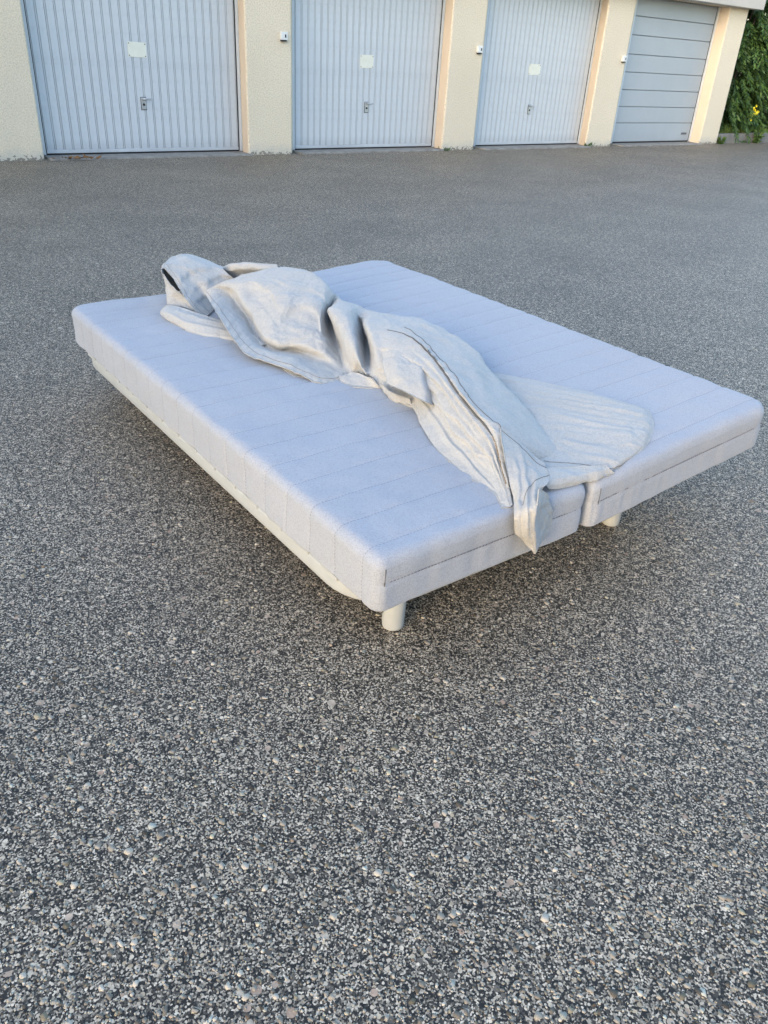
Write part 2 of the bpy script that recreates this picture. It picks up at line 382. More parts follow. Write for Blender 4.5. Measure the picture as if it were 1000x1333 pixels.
slat_mesh = {}
def door(root, k, a, b, H):
    zb, zt_ = .036, H - .002
    dark = k == 3
    leaf = box('garage_door', (a + .012, .052, zb), (b - .012, .075, zt_), MAT['door_paint' if not dark else 'door_paint_dark'], root)
    fr = bmesh.new()
    add_box(fr, (a + .001, .0, zb - .01), (a + .036, .080, zt_), .004)
    obj_bm('door_frame', fr, MAT['door_paint'], leaf)
    fr = bmesh.new(); add_box(fr, (b - .036, .0, zb - .01), (b - .001, .080, zt_), .004)
    obj_bm('door_frame', fr, MAT['door_paint'], leaf)
    gk = bmesh.new(); add_box(gk, (a + .037, .03, .0225), (b - .037, .07, zb + .004)); obj_bm('bottom_seal', gk, MAT['gasket'], leaf)
    gk = bmesh.new(); add_box(gk, (b - .052, .018, zb), (b - .0365, .051, zt_)); obj_bm('side_seal', gk, MAT['gasket'], leaf)
    gk = bmesh.new(); add_box(gk, (a + .0365, .018, zb), (a + .048, .051, zt_)); obj_bm('side_seal', gk, MAT['gasket'], leaf)
    x0, x1 = a + .050, b - .054
    if not dark:
        box('bottom_rail', (x0, .012, zb + .004), (x1, .0515, zb + .040), MAT['door_paint'], leaf, .004)
        n = 24; p = (x1 - x0) / n
        # one pressed rib: two folded flanks, a raised flat, narrow groove between ribs
        g = p * .085
        prof = [(0, .0190), (.0060, .0190), (.0074, .036), (.0106, .036), (.0120, .0188), (p * .5, .0180), (p - .0120, .0188), (p - .0106, .036), (p - .0074, .036), (p - .0060, .0190), (p, .0190)]
        # stiffening bead down the middle of the groove comes from the neighbour: keep profile closed at the back
        z0, z1 = zb + .041, zt_
        V = [(x, y, z) for z in (z0, z1) for x, y in prof] + [(0, .0515, z0), (p, .0515, z0), (0, .0515, z1), (p, .0515, z1)]
        m = len(prof)
        F = [[j, j + 1, m + j + 1, m + j] for j in range(m - 1)] + [[2 * m, 2 * m + 1] + [j for j in range(m - 1, -1, -1)], [2 * m + 3, 2 * m + 2] + [m + j for j in range(m)]]
        me = bpy.data.meshes.new('rib'); me.from_pydata(V, [], F); me.materials.append(MAT['door_paint'])
        me.update()
        for i in range(n):
            r = bpy.data.objects.new('rib', me); link(r, leaf); r.location = (x0 + i * p, 0.0006 * math.sin(i * 2.3 + k), 0)
            r.rotation_euler = (0, 0, 0)
        hx = [3.837, 6.995, 10.165][k]; hz = [.56, .552, .552][k]
        bm = bmesh.new(); add_box(bm, (hx - .028, .008, hz - .075), (hx + .028, .018, hz + .05), .006)
        hd = obj_bm('lock_plate', bm, MAT['steel'], leaf)
        V1, F1 = tube([(hx, .010, hz + .035), (hx, -.035, hz + .035)], .010, 10)
        V2, F2 = tube([(hx - .018, -.037, hz + .035), (hx + .03, -.037, hz + .037), (hx + .072, -.030, hz + .036)], [.011, .010, .009], 10)
        V, F = merge([(V1, F1), (V2, F2)]); obj_np('lever_handle', V, F, MAT['steel'], leaf)
        V, F = tube([(hx, .0095, hz - .022), (hx, .003, hz - .022)], .014, 10); obj_np('lock_cylinder', V, F, MAT['black'], leaf)
        box('lock_surround', (hx - .033, .0155, hz - .080), (hx + .033, .0172, hz + .055), MAT['gasket'], leaf)
    else:
        zl = [zb + .004, .091 + .0, .347, .603, .863, 1.128, 1.392, 1.669, 1.936, zt_]
        for i in range(len(zl) - 1):
            if i == 0: continue
            lo = zl[i] if i > 1 else zb + .006
            bm = bmesh.new(); add_box(bm, (x0, .016, lo + .004), (x1, .0515, zl[i + 1] - .004), .007, 2)
            obj_bm('panel', bm, MAT['door_paint_dark'], leaf)
        box('maker_label', (x1 - .26, .0125, .15), (x1 - .09, .0155, .185), MAT['label'], leaf)
        # pale guide strip beside the door
        box('guide_strip', (b - .034, -.012, zb), (b - .008, -.001, zt_), MAT['switch'], leaf, .003)
garage()

PLATE_LABEL = ['blank cream plate on ribbed door next to the long left pier', 'blank cream plate on the middle ribbed garage door', 'blank cream plate on ribbed door beside the smooth panelled door']
for k, (s0, z0, s1, z1) in enumerate([(3.71, 1.011, 3.924, 1.157), (6.866, 1.008, 7.085, 1.160), (10.04, 1.019, 10.295, 1.166)]):
    bm = bmesh.new(); w, h = (s1 - s0) / 2, (z1 - z0) / 2
    add_box(bm, (-w, -.003, -h), (w, .0025, h), .0012)
    root = obj_bm('notice_plate', bm, MAT['plate']); root.location = wall_w((s0 + s1) / 2, .0160, (z0 + z1) / 2); root.rotation_euler = (0, [.02, -.015, 0.0][k], WALL_YAW)
    tag(root, PLATE_LABEL[k], 'plate', 'blank plates on the garage doors')
    for sx in (-1, 1):
        for sz in (-1, 1):
            V, F = tube([(sx * (w - .014), -.0025, sz * (h - .014)), (sx * (w - .014), -.0055, sz * (h - .014))], .0055, 8)
            obj_np('screw', V, F, MAT['black'] , root)
SW_LABEL = ['small white key switch box on pier between first two ribbed doors', 'small white key switch box on pier beside third ribbed door', 'small white key switch box on pier beside smooth panelled door']
for k, (s, z) in enumerate([(5.566, 1.311), (8.762, 1.310), (11.972, 1.318)]):
    bm = bmesh.new(); add_box(bm, (-.046, -.045, -.043), (.046, 0, .043), .007, 3)
    b_ = obj_bm('key_switch_box', bm, MAT['switch']); b_.location = wall_w(s, -REC - .0005, z); b_.rotation_euler = (0, 0, WALL_YAW)
    tag(b_, SW_LABEL[k], 'switch', 'key switches on the piers')
    box('key_slot', (.004, -.0475, -.018), (.022, -.0445, .016), MAT['black'], b_)
    box('base_flange', (-.036, -.035, -.058), (.036, -.0002, -.0435), MAT['gasket'], b_, .003)

# ------------------------------------------------------------------ bed: local x runs across (left rail to far rail), local y along the 2 m side
BED = Vector((-0.002, 1.3414, 0)); BED_RZ = 2.2340 - math.pi / 2
ZT = 0.3289; VG = 0.675; TILT = math.radians(4.1)
def tilt_v(V):
    V = np.array(V, float); m = V[:, 0] >= VG - .02
    c, s = math.cos(TILT), math.sin(TILT); x = V[:, 0] - VG; z = V[:, 2] - .205
    V[m, 0] = (VG + c * x - s * z)[m]; V[m, 2] = (.205 + s * x + c * z)[m]
    return V
def surf(v): return ZT + np.maximum(0, np.asarray(v) - VG) * math.tan(TILT)
SEAM0, SEAMP, NSEAM = 0.055, 0.1085, 19

def section_mesh(v0, v1, u0, u1, z0, z1, r, seed, corners=()):
    # rounded box as six welded grids, then quilting and softness along the normal
    def axis(a, b, step, fine, extra=None):
        ed = np.concatenate([np.linspace(0, r, 5)[:-1] ** 1.0])
        mid = np.linspace(a + r, b - r, max(2, int((b - a - 2 * r) / step) + 1))
        x = np.concatenate([a + ed, mid, b - ed[::-1]])
        return x
    xs = axis(v0, v1, .016, 0); ys = axis(u0, u1, .0055, 0); zs = axis(z0, z1, .007, 0)
    bm_v = {}; V = []; F = []
    def idx(p):
        k = (round(p[0], 5), round(p[1], 5), round(p[2], 5))
        if k not in bm_v: bm_v[k] = len(V); V.append(p)
        return bm_v[k]
    def face(A, B, fn, flip):
        I = [[idx(fn(a, b)) for b in B] for a in A]
        for i in range(len(A) - 1):
            for j in range(len(B) - 1):
                q = [I[i][j], I[i + 1][j], I[i + 1][j + 1], I[i][j + 1]]
                F.append(q[::-1] if flip else q)
    face(xs, ys, lambda a, b: (a, b, z1), False)
    xb = xs[::4] if len(xs) % 4 == 1 else xs; face(xs, ys, lambda a, b: (a, b, z0), True)
    face(ys, zs, lambda a, b: (v0, a, b), True); face(ys, zs, lambda a, b: (v1, a, b), False)
    face(xs, zs, lambda a, b: (a, u0, b), False); face(xs, zs, lambda a, b: (a, u1, b), True)
    V = np.array(V)
    rb = .010; lo = np.array([v0 + r, u0 + r, z0 + rb]); hi = np.array([v1, u1, z1]) - r
    inn = np.clip(V, lo, hi); d = V - inn; L = np.linalg.norm(d, axis=1); L[L == 0] = 1
    N = d / L[:, None]
    flat = np.abs(d).max(1) >= r * .999
    rad3 = np.full(V.shape, r); rad3[d[:, 2] < 0, 2] = rb
    Pn = inn + rad3 * N
    # quilting grooves across the section
    k = np.round((V[:, 1] - SEAM0) / SEAMP); k = np.clip(k, 0, NSEAM - 1)
    du = V[:, 1] - (SEAM0 + k * SEAMP)
    groove = .0022 * np.exp(-(du / .0048) ** 2) + .0012 * np.exp(-(du / .020) ** 2)
    endf = np.abs(N[:, 1]) > .7
    # end panels: one level seam and gathered puckers
    zm = z0 + .56 * (z1 - z0)
    dz = V[:, 2] - zm
    rg = np.random.default_rng(seed)
    ph = rg.random(14) * 6.28; fr = 20 + rg.random(14) * 150; am = rg.random(14) ** 2
    puck = sum(a * np.sin(f * V[:, 0] + p + 6 * dz * math.sin(p)) for a, f, p in zip(am, fr, ph)) / am.sum()
    side = .5 + .5 * np.tanh((zm - V[:, 2]) / .02)
    disp = np.where(endf, -.0026 * np.exp(-(dz / .005) ** 2) + puck * .0062 * (.35 + .65 * side) * np.clip((V[:, 2] - z0 - .004) / .03, 0, 1), -groove)
    soft = np.array([noise.noise(Vector((p[0] * 4 + seed, p[1] * 4, p[2] * 6))) for p in V]) * .004
    fine = np.array([noise.noise(Vector((p[0] * 16 + seed, p[1] * 22, p[2] * 20))) for p in V]) * .0020
    pk = np.array([noise.noise(Vector((p[0] * 55 + p[2] * 55 + seed, round((p[1] - SEAM0) / SEAMP) * 7.3, 0))) for p in V]) * .0016 * np.exp(-(du / .024) ** 2)
    fine = fine + np.where(endf, 0, pk)
    top = N[:, 2] > .5
    Pn = Pn + N * (disp + soft * np.where(N[:, 2] < -.5, 0, 1) + fine * np.where(N[:, 2] < -.5, 0, 1))[:, None]
    # slight crown of the foam
    sx = (V[:, 0] - v0) / (v1 - v0); sy = (V[:, 1] - u0) / (u1 - u0)
    Pn[:, 2] += np.where(top, .005 * np.sin(np.pi * np.clip(sx, 0, 1)) , 0)
    Pn[:, 2] = np.maximum(Pn[:, 2], z0)
    for vc, uc, Rc in corners:           # corners rounded in plan
        sv = np.sign((v0 + v1) / 2 - vc); su = np.sign((u0 + u1) / 2 - uc)
        px_ = Rc - (Pn[:, 0] - vc) * sv; py_ = Rc - (Pn[:, 1] - uc) * su
        m_ = (px_ > 0) & (py_ > 0)
        k_ = np.where(m_, np.maximum(px_, py_) / np.maximum(np.hypot(px_, py_), 1e-9), 1)
        Pn[:, 0] = np.where(m_, vc + sv * (Rc - px_ * k_), Pn[:, 0]); Pn[:, 1] = np.where(m_, uc + su * (Rc - py_ * k_), Pn[:, 1])
    return Pn, np.array(F)

def ticking_with_stitch():
    m = MAT['ticking']; nt = m.node_tree
    t = NT.__new__(NT); t.m = m; t.t = nt
    t.b = [n for n in nt.nodes if n.type == 'BSDF_PRINCIPLED'][0]
    src = t.b.inputs['Base Color'].links[0].from_socket
    tc = t.n('ShaderNodeTexCoord'); sx = t.n('ShaderNodeSeparateXYZ'); t.l(tc.outputs['Object'], sx.inputs[0])
    ge = t.n('ShaderNodeNewGeometry')
    a = t.math('SUBTRACT', sx.outputs[1], SEAM0 - SEAMP / 2)
    fr = t.math('SUBTRACT', t.math('FRACT', t.math('DIVIDE', a, SEAMP)), .5)
    wob = t.math('MULTIPLY', t.math('SUBTRACT', t.noise(tc.outputs['Object'], 9, 2), .5), .02)
    line = t.math('LESS_THAN', t.math('ABSOLUTE', t.math('ADD', fr, wob)), .0125)
    inside = t.math('MULTIPLY', t.math('GREATER_THAN', sx.outputs[1], .03), t.math('LESS_THAN', sx.outputs[1], 2.01))
    dash = t.math('GREATER_THAN', t.math('FRACT', t.math('MULTIPLY', t.math('ADD', sx.outputs[0], sx.outputs[2]), 105.0)), .42)
    msk = t.math('MULTIPLY', t.math('MULTIPLY', line, inside), dash)
    col = t.mix(t.math('MULTIPLY', msk, .62), src, (.20, .20, .225))
    t.l(col, t.b.inputs['Base Color'])
ticking_with_stitch()

def mattress():
    root = empty('mattress', BED, BED_RZ)
    tag(root, 'light grey quilted mattress in two long halves on low bed frame', 'mattress')
    V, F = section_mesh(-.004, .660, -.002, 2.052, .1885, ZT, .026, 1, [(-.004, 2.052, .05), (.660, -.002, .03)])
    a = obj_np('mattress_half', V, F, MAT['ticking'], root)
    V, F = section_mesh(.676, 1.486, -.006, 2.026, .1885, ZT - .0005, .026, 5, [(1.486, -.006, .07), (1.486, 2.026, .09)])
    b = obj_np('mattress_half', tilt_v(V), F, MAT['ticking'], root)
    def corner_seam(par, v, u, z0, z1, tl=False):
        zz = np.linspace(z0, z1, 16)
        P = np.stack([v + .0006 * np.sin(zz * 90), np.full(16, u), zz], 1)
        if tl: P = tilt_v(P)
        Vt, Ft = tube(P, .0015, 6); obj_np('corner_seam', Vt, Ft, MAT['darkseam'], par)
    corner_seam(a, .016, -.0010, .193, .305)
    corner_seam(b, .702, -.0050, .195, .308, True)
    # level stitching on the near end panels
    for par, v0, v1, u, tl in ((a, .03, .615, -.0006, False), (b, .71, 1.40, -.0046, True)):
        parts = []
        zc = .1885 + .56 * (ZT - .1885)
        for i, v in enumerate(np.arange(v0, v1, .0095)):
            P = np.array([(v, u, zc), (v + .0055, u, zc + .0003)])
            if tl: P = tilt_v(P)
            parts.append(tube(P, .0012, 5))
        Vt, Ft = merge(parts); o = obj_np('stitching', Vt, Ft, MAT['thread'], par)
mattress()

def rounded_loop(v0, v1, u0, u1, r, n=10):
    pts = []
    for cx, cy, a0 in ((v0 + r, u0 + r, 180), (v1 - r, u0 + r, 270), (v1 - r, u1 - r, 0), (v0 + r, u1 - r, 90)):
        pts += [(cx + r * math.cos(math.radians(a0 + q)), cy + r * math.sin(math.radians(a0 + q))) for q in np.linspace(0, 90, n)]
    return np.array(pts)
def rail_mesh(loop, z0, z1, th):
    # flat oval tube swept round the loop, bowed faces
    n = len(loop); T = np.roll(loop, -1, 0) - np.roll(loop, 1, 0); T /= np.linalg.norm(T, axis=1)[:, None]
    Nn = np.stack([T[:, 1], -T[:, 0]], 1)
    zm = (z0 + z1) / 2; hz = (z1 - z0) / 2
    prof = [(math.cos(a), math.sin(a)) for a in np.linspace(0, 2 * np.pi, 20, endpoint=False)]
    prof = [(np.sign(c) * abs(c) ** .55 * th / 2, np.sign(s) * abs(s) ** .55 * hz) for c, s in prof]
    V = [(loop[i, 0] + Nn[i, 0] * c, loop[i, 1] + Nn[i, 1] * c, zm + s) for i in range(n) for c, s in prof]
    m = len(prof)
    F = np.array([[i * m + j, ((i + 1) % n) * m + j, ((i + 1) % n) * m + (j + 1) % m, i * m + (j + 1) % m] for i in range(n) for j in range(m)])
    return np.array(V), F
def bed_frame():
    root = empty('bed_frame', BED, BED_RZ)
    tag(root, 'low cream steel bed frame on short round legs under the mattress', 'bed frame')
    lp = rounded_loop(.014, .630, .060, 1.985, .15)
    V, F = rail_mesh(lp, .139, .1835, .018); obj_np('rail', V, F, MAT['enamel'], root)
    lp = rounded_loop(.700, 1.415, .060, 1.970, .15)
    V, F = rail_mesh(lp, .139, .1835, .018); obj_np('rail', tilt_v(V), F, MAT['enamel'], root)
    for u in (.137, 1.88):
        bm = bmesh.new(); add_box(bm, (.13, u - .018, .111), (1.30, u + .018, .1375), .004)
        obj_bm('crossbar', bm, MAT['enamel'], root)
    for v, u in ((.160, .137), (1.045, .178), (.160, 1.88), (1.045, 1.86)):
        h = .1105
        zz = np.array([0, .004, .012, .06, h])
        P = np.stack([np.full(5, v), np.full(5, u), zz], 1)
        Vt, Ft = tube(P, [.024, .0275, .028, .029, .0300], 28); obj_np('leg', Vt, Ft, MAT['enamel'], root)
    hm = bpy.data.meshes.new('slat_holder'); b_ = bmesh.new(); add_box(b_, (-.0012, -.036, -.004), (.016, .036, .0070), .002); b_.to_mesh(hm); b_.free(); hm.materials.append(MAT['enamel'])
    for i in range(14):
        h_ = bpy.data.objects.new('slat_holder', hm); link(h_, root); h_.location = (.0045, .20 + i * .1275, .1812)
    # bowed slats of both halves, ends on the rails
    for (v0, v1, tl) in ((.012, .636, False), (.694, 1.424, True)):
        for i in range(15):
            u = .100 + i * .1275
            if u > 1.95: break
            n = 9; x = np.linspace(v0, v1, n); zc = .1995 + .0045 * np.sin(np.linspace(0, np.pi, n)) * 0 
            Vs = []
            for xx, z in zip(x, np.full(n, .1837)):
                Vs += [(xx, u - .03, z), (xx, u + .03, z), (xx, u + .03, z + .0047), (xx, u - .03, z + .0047)]
            Fs = [[a * 4 + b, a * 4 + (b + 1) % 4, (a + 1) * 4 + (b + 1) % 4, (a + 1) * 4 + b] for a in range(n - 1) for b in range(4)]
            Fs += [[0, 3, 2, 1], [(n - 1) * 4 + b for b in range(4)]]
            Vs = np.array(Vs)
            if tl: Vs = tilt_v(Vs)
            obj_np('slat', Vs, Fs, MAT['birch'], root, smooth=False)
bed_frame()

# control nets of the cover (mm in bed coordinates: across, along, height)
CLOTH = {
    'main': [
        [(413, 1713, 414), (421, 1695, 429), (436, 1686, 441), (460, 1681, 451), (482, 1674, 459), (509, 1669, 466), (536, 1672, 471), (557, 1675, 474), (580, 1720, 394), (591, 1742, 333)],
        [(374, 1560, 409), (421, 1606, 414), (483, 1660, 419), (494, 1624, 441), (521, 1612, 461), (552, 1616, 471), (582, 1630, 479), (630, 1676, 481), (654, 1720, 397), (665, 1742, 333)],
        [(347, 1425, 391), (411, 1494, 391), (493, 1588, 384), (484, 1521, 417), (533, 1546, 439), (565, 1539, 471), (615, 1582, 484), (691, 1670, 488), (715, 1714, 403), (727, 1736, 337)],
        [(326, 1298, 371), (391, 1367, 371), (481, 1478, 355), (471, 1414, 391), (525, 1439, 428), (579, 1471, 469), (639, 1538, 486), (723, 1650, 495), (748, 1693, 408), (761, 1715, 339)],
        [(314, 1182, 355), (374, 1242, 359), (437, 1310, 337), (429, 1260, 375), (490, 1303, 416), (563, 1366, 464), (645, 1463, 486), (750, 1601, 499), (775, 1644, 410), (788, 1666, 341)],
        [(345, 1103, 349), (385, 1144, 353), (446, 1224, 337), (442, 1194, 371), (525, 1269, 413), (601, 1334, 462), (681, 1430, 484), (769, 1542, 498), (795, 1585, 410), (808, 1606, 343)],
        [(376, 986, 351), (417, 1050, 354), (492, 1183, 337), (487, 1158, 375), (564, 1231, 418), (627, 1293, 464), (699, 1380, 481), (771, 1467, 492), (797, 1509, 408), (811, 1531, 343)],
        [(411, 890, 339), (443, 955, 347), (514, 1088, 339), (518, 1096, 373), (588, 1194, 409), (644, 1259, 449), (697, 1318, 469), (764, 1398, 480), (792, 1440, 403), (805, 1461, 342)],
        [(484, 892, 335), (501, 919, 341), (537, 987, 341), (547, 1056, 365), (584, 1143, 389), (643, 1242, 421), (714, 1313, 446), (770, 1364, 460), (797, 1406, 394), (811, 1427, 343)],
        [(539, 909, 335), (552, 947, 341), (580, 1007, 343), (631, 1112, 345), (685, 1229, 352), (735, 1333, 375), (751, 1349, 420), (792, 1367, 442), (820, 1408, 387), (834, 1429, 344)],
        [(572, 917, 337), (560, 923, 363), (563, 966, 393), (584, 1030, 417), (619, 1127, 437), (652, 1217, 451), (707, 1262, 451), (781, 1323, 441), (809, 1365, 385), (823, 1385, 344)],
        [(572, 895, 339), (561, 899, 381), (581, 940, 411), (621, 1009, 431), (664, 1086, 445), (698, 1151, 455), (742, 1202, 452), (799, 1260, 438), (828, 1301, 385), (842, 1321, 345)],
        [(574, 863, 339), (562, 856, 359), (631, 946, 349), (707, 1054, 345), (758, 1137, 357), (765, 1169, 391), (755, 1166, 427), (816, 1224, 431), (845, 1265, 383), (859, 1285, 346)],
        [(562, 787, 339), (572, 816, 358), (582, 837, 382), (605, 879, 411), (641, 958, 433), (686, 1046, 448), (749, 1107, 446), (824, 1169, 434), (853, 1209, 384), (868, 1229, 347)],
        [(544, 699, 341), (572, 746, 357), (588, 776, 384), (615, 823, 414), (649, 888, 439), (693, 953, 452), (760, 1010, 453), (856, 1084, 436), (887, 1123, 386), (902, 1143, 349)],
        [(543, 592, 341), (581, 653, 360), (596, 680, 390), (620, 718, 419), (652, 767, 443), (717, 849, 456), (751, 853, 457), (894, 984, 437), (926, 1022, 388), (942, 1041, 352)],
        [(493, 488, 339), (544, 541, 360), (576, 573, 390), (598, 594, 421), (628, 627, 443), (665, 659, 453), (666, 606, 453), (887, 749, 424), (922, 786, 383), (939, 804, 352)],
        [(441, 363, 337), (493, 409, 357), (520, 426, 385), (541, 435, 414), (560, 444, 435), (573, 445, 443), (573, 390, 447), (824, 559, 400), (852, 587, 369), (867, 601, 347)],
        [(418, 262, 335), (458, 295, 351), (488, 316, 375), (512, 328, 400), (526, 329, 419), (536, 326, 427), (551, 296, 433), (790, 413, 379), (812, 433, 358), (823, 443, 344)],
        [(406, 179, 334), (438, 209, 345), (465, 228, 364), (486, 237, 386), (501, 238, 404), (514, 238, 414), (546, 232, 420), (747, 274, 360), (763, 287, 347), (770, 294, 340)],
        [(401, 120, 333), (425, 142, 340), (451, 161, 354), (467, 174, 372), (487, 189, 387), (503, 199, 396), (531, 203, 409), (698, 154, 341), (706, 161, 336), (710, 164, 335)],
        [(402, 82, 332), (414, 93, 338), (430, 107, 346), (449, 123, 355), (465, 138, 363), (479, 153, 370), (487, 142, 375), (606, 139, 339), (612, 144, 333), (615, 146, 333)],
        [(390, 54, 332), (396, 55, 336), (407, 62, 340), (417, 68, 345), (426, 76, 349), (437, 86, 352), (443, 78, 354), (462, 85, 341), (468, 90, 334), (471, 93, 333)],
        [(372, 27, 332), (378, 26, 333), (383, 23, 334), (386, 21, 335), (388, 18, 336), (392, 18, 336), (401, 21, 337), (413, 28, 334), (419, 33, 332), (422, 36, 333)],
    ],
    'hood': [
        [(382, 1650, 341), (362, 1679, 359), (348, 1712, 384), (345, 1767, 414), (343, 1836, 447), (333, 1887, 471), (320, 1881, 465), (323, 1879, 439), (329, 1871, 399), (318, 1846, 359)],
        [(404, 1671, 341), (390, 1699, 359), (376, 1733, 387), (372, 1786, 421), (366, 1845, 457), (362, 1917, 485), (346, 1915, 481), (357, 1943, 451), (364, 1962, 390), (368, 1971, 339)],
        [(443, 1711, 343), (440, 1750, 363), (431, 1781, 395), (419, 1820, 431), (407, 1878, 469), (401, 1954, 494), (395, 1971, 491), (406, 1998, 459), (414, 2017, 394), (417, 2026, 339)],
        [(494, 1771, 345), (483, 1785, 373), (460, 1779, 407), (449, 1827, 441), (436, 1878, 475), (439, 1961, 495), (440, 1985, 493), (451, 2012, 460), (459, 2031, 395), (463, 2040, 339)],
        [(533, 1796, 349), (526, 1805, 381), (503, 1800, 415), (486, 1836, 447), (472, 1880, 474), (483, 1972, 489), (486, 2001, 487), (498, 2029, 455), (506, 2047, 392), (509, 2057, 339)],
        [(585, 1833, 349), (576, 1832, 381), (552, 1820, 417), (532, 1838, 445), (518, 1874, 465), (513, 1917, 477), (530, 1961, 475), (542, 1989, 446), (550, 2007, 387), (554, 2016, 339)],
        [(642, 1856, 349), (637, 1864, 379), (596, 1822, 415), (574, 1815, 437), (566, 1832, 449), (563, 1851, 457), (580, 1893, 455), (593, 1920, 430), (601, 1938, 379), (606, 1947, 339)],
    ],
    'roll': [
        [(256, 1747, 331), (249, 1750, 343), (253, 1757, 355), (272, 1773, 363), (293, 1778, 365), (314, 1779, 359), (345, 1811, 341)],
        [(255, 1674, 331), (247, 1680, 345), (257, 1693, 363), (282, 1716, 371), (306, 1722, 372), (325, 1718, 365), (361, 1747, 341)],
        [(263, 1570, 331), (263, 1580, 345), (272, 1599, 361), (300, 1625, 370), (325, 1641, 371), (345, 1640, 363), (377, 1673, 341)],
        [(287, 1480, 331), (293, 1496, 345), (305, 1520, 359), (332, 1552, 366), (357, 1567, 367), (379, 1575, 359), (411, 1600, 339)],
        [(332, 1401, 331), (342, 1421, 343), (359, 1448, 355), (383, 1478, 360), (403, 1488, 360), (417, 1486, 353), (442, 1500, 337)],
        [(371, 1326, 331), (381, 1346, 340), (401, 1371, 349), (418, 1387, 353), (432, 1390, 353), (442, 1386, 347), (459, 1390, 335)],
        [(373, 1220, 331), (388, 1242, 335), (404, 1259, 341), (417, 1273, 343), (428, 1276, 343), (437, 1276, 339), (444, 1274, 333)],
    ],
    'backl': [
        [(617, 2006, 379), (596, 1945, 414), (589, 1915, 434), (612, 1933, 437), (700, 1860, 361)],
        [(635, 1944, 379), (613, 1881, 424), (607, 1845, 454), (628, 1866, 461), (790, 1820, 357)],
        [(676, 1899, 379), (655, 1841, 429), (641, 1799, 464), (663, 1827, 471), (840, 1780, 361)],
        [(732, 1857, 383), (712, 1804, 432), (686, 1750, 465), (703, 1773, 473), (880, 1700, 364)],
        [(796, 1809, 388), (764, 1752, 435), (744, 1716, 464), (753, 1726, 473), (920, 1620, 367)],
    ],
    'flap': [
        [(929, 709, 359), (898, 632, 359), (853, 548, 358), (803, 461, 356), (749, 366, 352), (705, 285, 349), (638, 200, 347), (586, 148, 349)],
        [(947, 648, 360), (913, 562, 362), (872, 486, 361), (830, 408, 358), (784, 327, 355), (740, 253, 352), (685, 183, 348), (591, 111, 351)],
        [(979, 591, 361), (938, 494, 366), (904, 427, 363), (868, 360, 361), (818, 285, 359), (770, 219, 354), (711, 152, 350), (600, 76, 351)],
        [(1013, 512, 363), (971, 428, 370), (938, 362, 368), (900, 299, 365), (852, 235, 362), (801, 174, 358), (735, 114, 353), (625, 52, 349)],
        [(1045, 437, 365), (1000, 359, 374), (970, 301, 372), (927, 242, 369), (880, 186, 366), (826, 134, 362), (750, 78, 356), (652, 31, 347)],
        [(1075, 364, 368), (1034, 292, 377), (1000, 240, 376), (959, 188, 373), (910, 141, 370), (851, 94, 366), (772, 46, 358), (684, 15, 344)],
        [(1100, 283, 369), (1060, 227, 379), (1030, 186, 378), (993, 145, 376), (938, 103, 372), (875, 60, 367), (805, 26, 358), (715, 1, 342)],
        [(1114, 220, 372), (1083, 183, 378), (1051, 150, 378), (1015, 116, 375), (970, 83, 370), (910, 48, 364), (842, 23, 355), (768, 9, 342)],
        [(1120, 186, 367), (1102, 162, 368), (1078, 135, 366), (1048, 109, 364), (998, 78, 359), (941, 48, 354), (872, 26, 348), (798, 14, 341)],
    ],
    'corn': [
        [(544, 228, 424), (560, 214, 413), (568, 191, 401), (576, 163, 387), (579, 128, 375), (581, 96, 367)],
        [(496, 167, 411), (509, 151, 402), (519, 129, 392), (527, 103, 382), (537, 77, 374), (556, 62, 367)],
        [(461, 116, 391), (472, 99, 387), (482, 82, 382), (495, 62, 377), (512, 44, 372), (537, 36, 367)],
        [(431, 66, 363), (436, 50, 367), (445, 36, 369), (460, 26, 370), (479, 17, 371), (501, 12, 369)],
        [(410, 29, 345), (408, 14, 353), (415, 2, 359), (427, -5, 363), (448, -5, 363), (481, 5, 357)],
        [(368, -18, 336), (373, -26, 342), (379, -36, 352), (389, -44, 359), (406, -46, 363), (436, -36, 355)],
        [(384, -14, 287), (386, -24, 287), (386, -38, 295), (393, -48, 310), (406, -50, 320), (450, -30, 308)],
        [(394, -12, 272), (400, -24, 267), (407, -36, 263), (410, -46, 272), (419, -48, 283), (463, -26, 267)],
        [(432, -12, 246), (435, -22, 232), (435, -34, 224), (438, -42, 220), (444, -42, 230), (481, -22, 228)],
    ],
    'cret': [
        [(427, -30, 397), (460, -18, 374), (488, -10, 348)],
        [(409, -46, 372), (462, -22, 346), (509, -8, 313)],
        [(406, -50, 334), (466, -24, 308), (526, -6, 272)],
        [(419, -48, 283), (473, -24, 267), (522, -6, 242)],
        [(443, -42, 223), (482, -20, 222), (512, -6, 227)],
    ],
    'hem': [
        [(534, 75, 369), (514, 40, 369), (512, 23, 359), (525, 22, 343)],
        [(587, 77, 363), (563, 39, 363), (557, 18, 353), (567, 14, 337)],
        [(635, 63, 359), (616, 30, 357), (612, 12, 347), (626, 10, 333)],
        [(684, 42, 356), (677, 22, 351), (678, 10, 343), (685, 4, 333)],
        [(736, 22, 353), (735, 12, 349), (739, 7, 344), (750, 4, 337)],
    ],
    'inner': [
        [(319, 1879, 454), (323, 1872, 429), (320, 1851, 399), (299, 1809, 359)],
        [(320, 1827, 434), (324, 1821, 409), (325, 1814, 384), (318, 1789, 359)],
        [(331, 1785, 414), (338, 1792, 394), (344, 1787, 374), (344, 1762, 357)],
        [(349, 1753, 391), (353, 1752, 379), (354, 1734, 369), (357, 1708, 355)],
        [(356, 1724, 374), (360, 1713, 365), (361, 1690, 359), (362, 1666, 351)],
    ],
    'over1': [
        [(651, 903, 427), (608, 838, 413), (563, 766, 399), (527, 700, 381)],
